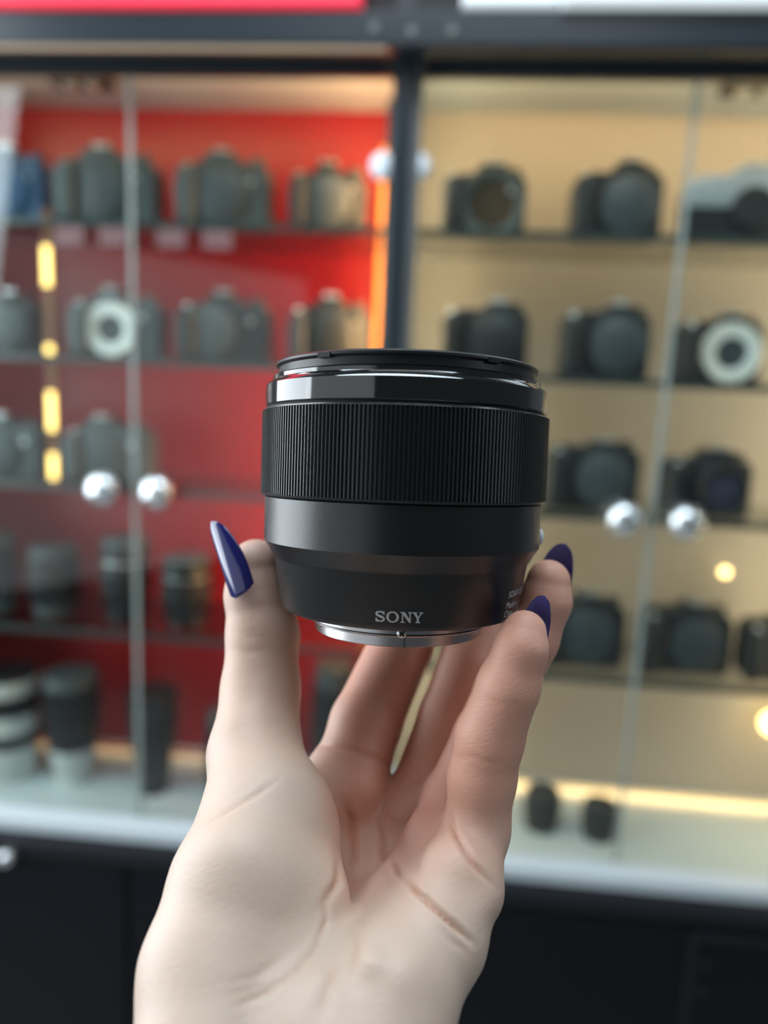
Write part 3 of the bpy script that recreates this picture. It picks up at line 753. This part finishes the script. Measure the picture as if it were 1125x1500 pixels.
verts, quads = surface_nets(sdf, (-72, -178, 96), (58, 8, 232), 0.65)
def grad(v, e=.3):
    g = np.zeros_like(v)
    for k in range(3):
        a = v.copy(); a[:, k] += e; b = v.copy(); b[:, k] -= e
        g[:, k] = sdf((a[:, 0], a[:, 1], a[:, 2])) - sdf((b[:, 0], b[:, 1], b[:, 2]))
    return g / np.linalg.norm(g, axis=1, keepdims=True)
for _ in range(2):
    nrm = grad(verts); verts = verts - nrm * sdf((verts[:, 0], verts[:, 1], verts[:, 2]))[:, None]

# skin creases: (polyline in picture coordinates, width px, depth mm, min depth, max depth)
CREASE = [
    ([(580, 1130), (560, 1112), (520, 1098), (478, 1092), (455, 1094)], 3.5, .6, 175, 212),         # index root
    ([(476, 1310), (478, 1350), (462, 1390), (430, 1425), (390, 1455), (340, 1475)], 4, .45, 110, 190),
    ([(553, 1205), (560, 1245), (585, 1285), (625, 1320), (665, 1355), (694, 1384)], 3.6, 1.6, 120, 210),   # heart line
    ([(655, 1190), (668, 1225), (690, 1262), (725, 1300)], 3.8, 1.1, 120, 190),
    ([(502, 1175), (516, 1205), (520, 1250), (512, 1275)], 5, 1.5, 150, 215),
    ([(497, 1240), (496, 1290), (470, 1330)], 5, 1.0, 110, 200),                        # little finger root
    ([(660, 1112), (690, 1108), (720, 1118), (745, 1116)], 4, .22, 145, 172),
    ([(700, 1020), (730, 1030), (765, 1040)], 5, .18, 145, 172),
    ([(300, 1210), (335, 1192), (375, 1165), (410, 1140)], 3.5, .4, 130, 190),                       # thumb root
    ([(345, 925), (365, 932), (395, 935)], 6, .22, 160, 200),
    ([(332, 948), (362, 955), (400, 950)], 6, .2, 160, 200),
    ([(500, 1400), (480, 1450), (465, 1500)], 9, .35, 100, 180),
    ([(515, 1330), (522, 1390), (512, 1440)], 10, .5, 100, 200),
    ([(592, 1137), (602, 1146), (640, 1152)], 4, .5, 165, 205),
    ([(330, 1440), (370, 1432), (420, 1400)], 5, .22, 100, 170),
    ([(330, 1460), (360, 1450), (400, 1440)], 4, .22, 100, 170),
    ([(700, 1400), (660, 1380), (640, 1360)], 4, .2, 100, 170),
]
BULGE = [(548, 1262, 38, -2.2, 150, 215), (470, 1440, 26, .7, 100, 180), (540, 1410, 22, .9, 100, 190), (600, 1420, 40, .8, 100, 180), (718, 1325, 26, .8, 100, 190), (525, 1155, 34, 1.2, 160, 215), (585, 1195, 28, 2.2, 150, 205), (640, 1260, 40, 1.0, 130, 190), (355, 1230, 60, 1.0, 110, 170)]
def project(v):
    return 562.5 + F * v[:, 0] / v[:, 2], 750 - F * v[:, 1] / v[:, 2]
px, py = project(verts); front = np.clip(-nrm[:, 2] * 3 + .35, 0, 1)
disp = np.zeros(len(verts)); red = np.zeros(len(verts))
for pts, wd, dp, d0, d1 in CREASE:
    best = np.full(len(verts), 1e9)
    for (ax, ay), (bx, by) in zip(pts, pts[1:]):
        L2 = (bx - ax) ** 2 + (by - ay) ** 2
        t = np.clip(((px - ax) * (bx - ax) + (py - ay) * (by - ay)) / L2, 0, 1)
        best = np.minimum(best, np.hypot(px - ax - t * (bx - ax), py - ay - t * (by - ay)))
    m = ((verts[:, 2] > d0) & (verts[:, 2] < d1)) * front
    # fade at the ends
    e0 = np.hypot(px - pts[0][0], py - pts[0][1]); e1 = np.hypot(px - pts[-1][0], py - pts[-1][1])
    fade = np.clip(np.minimum(e0, e1) / 40, 0, 1) ** .8
    disp -= dp * np.exp(-(best / wd) ** 1.5) * m * fade
    disp += dp * .18 * np.exp(-((best - wd * 2.4) / (wd * 1.4)) ** 2) * m * fade
    red += min(1, dp) * np.exp(-(best / (wd * .62)) ** 2) * m * fade
for bx, by, wd, am, d0, d1 in BULGE:
    m = ((verts[:, 2] > d0) & (verts[:, 2] < d1)) * front
    disp += am * np.exp(-((px - bx) ** 2 + (py - by) ** 2) / wd ** 2) * m
verts = verts + nrm * disp[:, None]
# rosier fingers and cupped palm: skin tone plus painted red reflection and fill light
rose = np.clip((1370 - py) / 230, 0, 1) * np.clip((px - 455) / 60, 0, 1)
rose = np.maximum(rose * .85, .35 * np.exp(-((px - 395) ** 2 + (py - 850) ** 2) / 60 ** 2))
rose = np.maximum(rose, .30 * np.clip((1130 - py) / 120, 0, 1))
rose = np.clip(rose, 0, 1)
Wv = [cw(float(a), float(b), float(c)) for a, b, c in verts]
origin = cw(0, -90, 135)
me = bpy.data.meshes.new('hand')
me.from_pydata([tuple(v - origin) for v in Wv], [], quads.tolist())
me.update()
me.polygons.foreach_set('use_smooth', [True] * len(me.polygons))
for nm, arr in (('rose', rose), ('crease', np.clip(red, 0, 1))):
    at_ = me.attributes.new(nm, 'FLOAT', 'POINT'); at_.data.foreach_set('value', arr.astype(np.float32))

m = bpy.data.materials.new('skin'); m.use_nodes = True; nt = m.node_tree; b = nt.nodes['Principled BSDF']
def node(t, **k):
    n = nt.nodes.new(t)
    for a, v in k.items(): setattr(n, a, v)
    return n
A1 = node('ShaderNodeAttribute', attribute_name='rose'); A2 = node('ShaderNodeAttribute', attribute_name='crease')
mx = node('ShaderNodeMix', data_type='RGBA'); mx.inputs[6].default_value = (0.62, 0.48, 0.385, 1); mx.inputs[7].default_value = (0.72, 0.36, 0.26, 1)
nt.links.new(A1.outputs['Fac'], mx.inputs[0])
mc = node('ShaderNodeMix', data_type='RGBA'); mc.inputs[7].default_value = (0.52, 0.20, 0.09, 1)
sc_ = node('ShaderNodeMath', operation='MULTIPLY'); sc_.inputs[1].default_value = .55
nt.links.new(A2.outputs['Fac'], sc_.inputs[0]); nt.links.new(sc_.outputs[0], mc.inputs[0]); nt.links.new(mx.outputs[2], mc.inputs[6])
tc = node('ShaderNodeTexCoord')
n1 = node('ShaderNodeTexNoise'); n1.inputs['Scale'].default_value = 70; n1.inputs['Detail'].default_value = 4
nt.links.new(tc.outputs['Object'], n1.inputs['Vector'])
mr = node('ShaderNodeMapRange'); mr.inputs[3].default_value = 0.93; mr.inputs[4].default_value = 1.06
nt.links.new(n1.outputs['Fac'], mr.inputs[0])
mm = node('ShaderNodeMix', data_type='RGBA', blend_type='MULTIPLY'); mm.inputs[0].default_value = 1
nt.links.new(mc.outputs[2], mm.inputs[6]); nt.links.new(mr.outputs[0], mm.inputs[7])
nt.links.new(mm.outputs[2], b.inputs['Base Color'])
b.inputs['Roughness'].default_value = .5
b.inputs['Subsurface Weight'].default_value = .22; b.inputs['Subsurface Radius'].default_value = (1.0, .35, .2); b.inputs['Subsurface Scale'].default_value = .004
# fine skin lines
mr_ = node('ShaderNodeMapping'); mr_.inputs['Rotation'].default_value = (0, math.radians(28), 0)
mp = node('ShaderNodeMapping'); mp.inputs['Scale'].default_value = (520, 900, 1900)
nt.links.new(tc.outputs['Object'], mr_.inputs['Vector']); nt.links.new(mr_.outputs[0], mp.inputs['Vector'])
n2 = node('ShaderNodeTexNoise'); n2.inputs['Scale'].default_value = 1; n2.inputs['Detail'].default_value = 3
nt.links.new(mp.outputs[0], n2.inputs['Vector'])
bp = node('ShaderNodeBump'); bp.inputs['Strength'].default_value = .42; bp.inputs['Distance'].default_value = .00022
nt.links.new(n2.outputs['Fac'], bp.inputs['Height']); nt.links.new(bp.outputs['Normal'], b.inputs['Normal'])
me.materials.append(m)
hand = bpy.data.objects.new('hand', me); COL.objects.link(hand); hand.location = origin
tag(hand, 'raised left hand with long blue nails holding up the black lens', 'hand')

# ------------------------------------------------------------------ nails
M['nail'] = mat('blue_nail_polish', (0.010, 0.011, 0.13), 0.14, spec=0.6, coat=0.5)
M['nail_under'] = mat('blue_nail_underside', (0.085, 0.10, 0.42), 0.3, spec=0.5)
def nail(base, mid, tip, normal, width, curve=6.0, th_=.45):
    """long almond nail; base/mid/tip as (px, py, depth); normal in camera frame (x right, y up, z away)"""
    P0, P1, P2 = [Vector(hp(a, b_, c, 0)[:3]) for a, b_, c in (base, mid, tip)]
    nm = Vector(normal).normalized(); NU, NVv = 26, 14
    bm = bmesh.new(); top = []; bot = []
    for i in range(NU + 1):
        t = i / NU
        c = P0 * (1 - t) * (1 - 2 * t) + P1 * 4 * t * (1 - t) + P2 * t * (2 * t - 1)
        d = (P0 * (4 * t - 3) + P1 * 4 * (1 - 2 * t) + P2 * (4 * t - 1)).normalized()
        n = (nm - d * nm.dot(d)).normalized(); s = d.cross(n)
        wprof = min(1, (t / .12) ** .5 if t < .12 else 1) * (1 if t < .35 else math.sqrt(max(0, 1 - ((t - .35) / .65) ** 2.0)) * (1 - .12 * (t - .35)))
        wprof = max(wprof, .03) if t < 1 else .02
        hw = width / 2 * wprof
        rt, rb = [], []
        for j in range(NVv + 1):
            u = (j / NVv * 2 - 1); a = u * hw / curve
            q = c + s * (curve * math.sin(a)) - n * (curve * (1 - math.cos(a)))
            rt.append(bm.verts.new(q + n * th_ * .5 * (1 - .5 * u * u))); rb.append(bm.verts.new(q - n * th_ * .5 * (1 - .5 * u * u)))
        top.append(rt); bot.append(rb)
    for i in range(NU):
        for j in range(NVv):
            bm.faces.new((top[i][j], top[i][j + 1], top[i + 1][j + 1], top[i + 1][j]))
            bm.faces.new((bot[i][j], bot[i + 1][j], bot[i + 1][j + 1], bot[i][j + 1])).material_index = 1
        for G, j in ((0, 0), (1, NVv)):
            bm.faces.new((top[i][j], top[i + 1][j], bot[i + 1][j], bot[i][j]))
    for i in (0, NU):
        for j in range(NVv): bm.faces.new((top[i][j], bot[i][j], bot[i][j + 1], top[i][j + 1]))
    for v in bm.verts: v.co = cw(*v.co) - origin
    o = obj('fingernail', bm, 'nail', hand, smooth=True, angle=60)
    o.data.materials.append(M['nail_under'])
    o['label'] = 'long pointed dark blue nail'
    return o
nail((346, 876, 179), (329, 822, 180), (310, 764, 183), (-.66, -.15, -.75), 11.5, 6)
nail((808, 880, 196), (818, 835, 193), (828, 797, 186), (.45, .2, .85), 10.5, 5.4)
nail((776, 952, 167), (787, 912, 165), (797, 873, 159), (.45, .2, .85), 7.8, 4.4)
nail((620, 840, 226), (622, 790, 226), (622, 740, 222), (0, .1, 1), 9.5, 5.2)
nail((722, 845, 221), (726, 795, 221), (724, 748, 217), (.15, .1, 1), 9.5, 5.2)

# ------------------------------------------------------------------ groups of like things
for o in list(COL.objects):
    if o.parent or 'label' not in o or 'group' in o: continue
    c, l = o['category'], o['label']
    if c == 'camera':
        row = 'top' if 'top' in l else 'second' if 'second red' in l or 'second beige' in l else 'third' if 'third' in l else 'fourth'
        o['group'] = 'cameras on the ' + row + (' red shelf' if 'red shelf' in l else ' beige shelf')
    elif c == 'camera lens' and 'held' not in l:
        o['group'] = 'lenses on the fourth red shelf' if 'red shelf' in l else 'lenses standing on the white display floor'
    elif c in ('display cabinet', 'base cabinet', 'strip light', 'sign panel'):
        o['group'] = {'display cabinet': 'glass fronted display cabinets', 'base cabinet': 'black base cabinets', 'strip light': 'strip lights and light stand-in bars in the cabinets', 'sign panel': 'fascia panels over the cabinets'}[c]
    elif c == 'lamp':
        o['group'] = 'globes added for warm glow on the beige back panel'
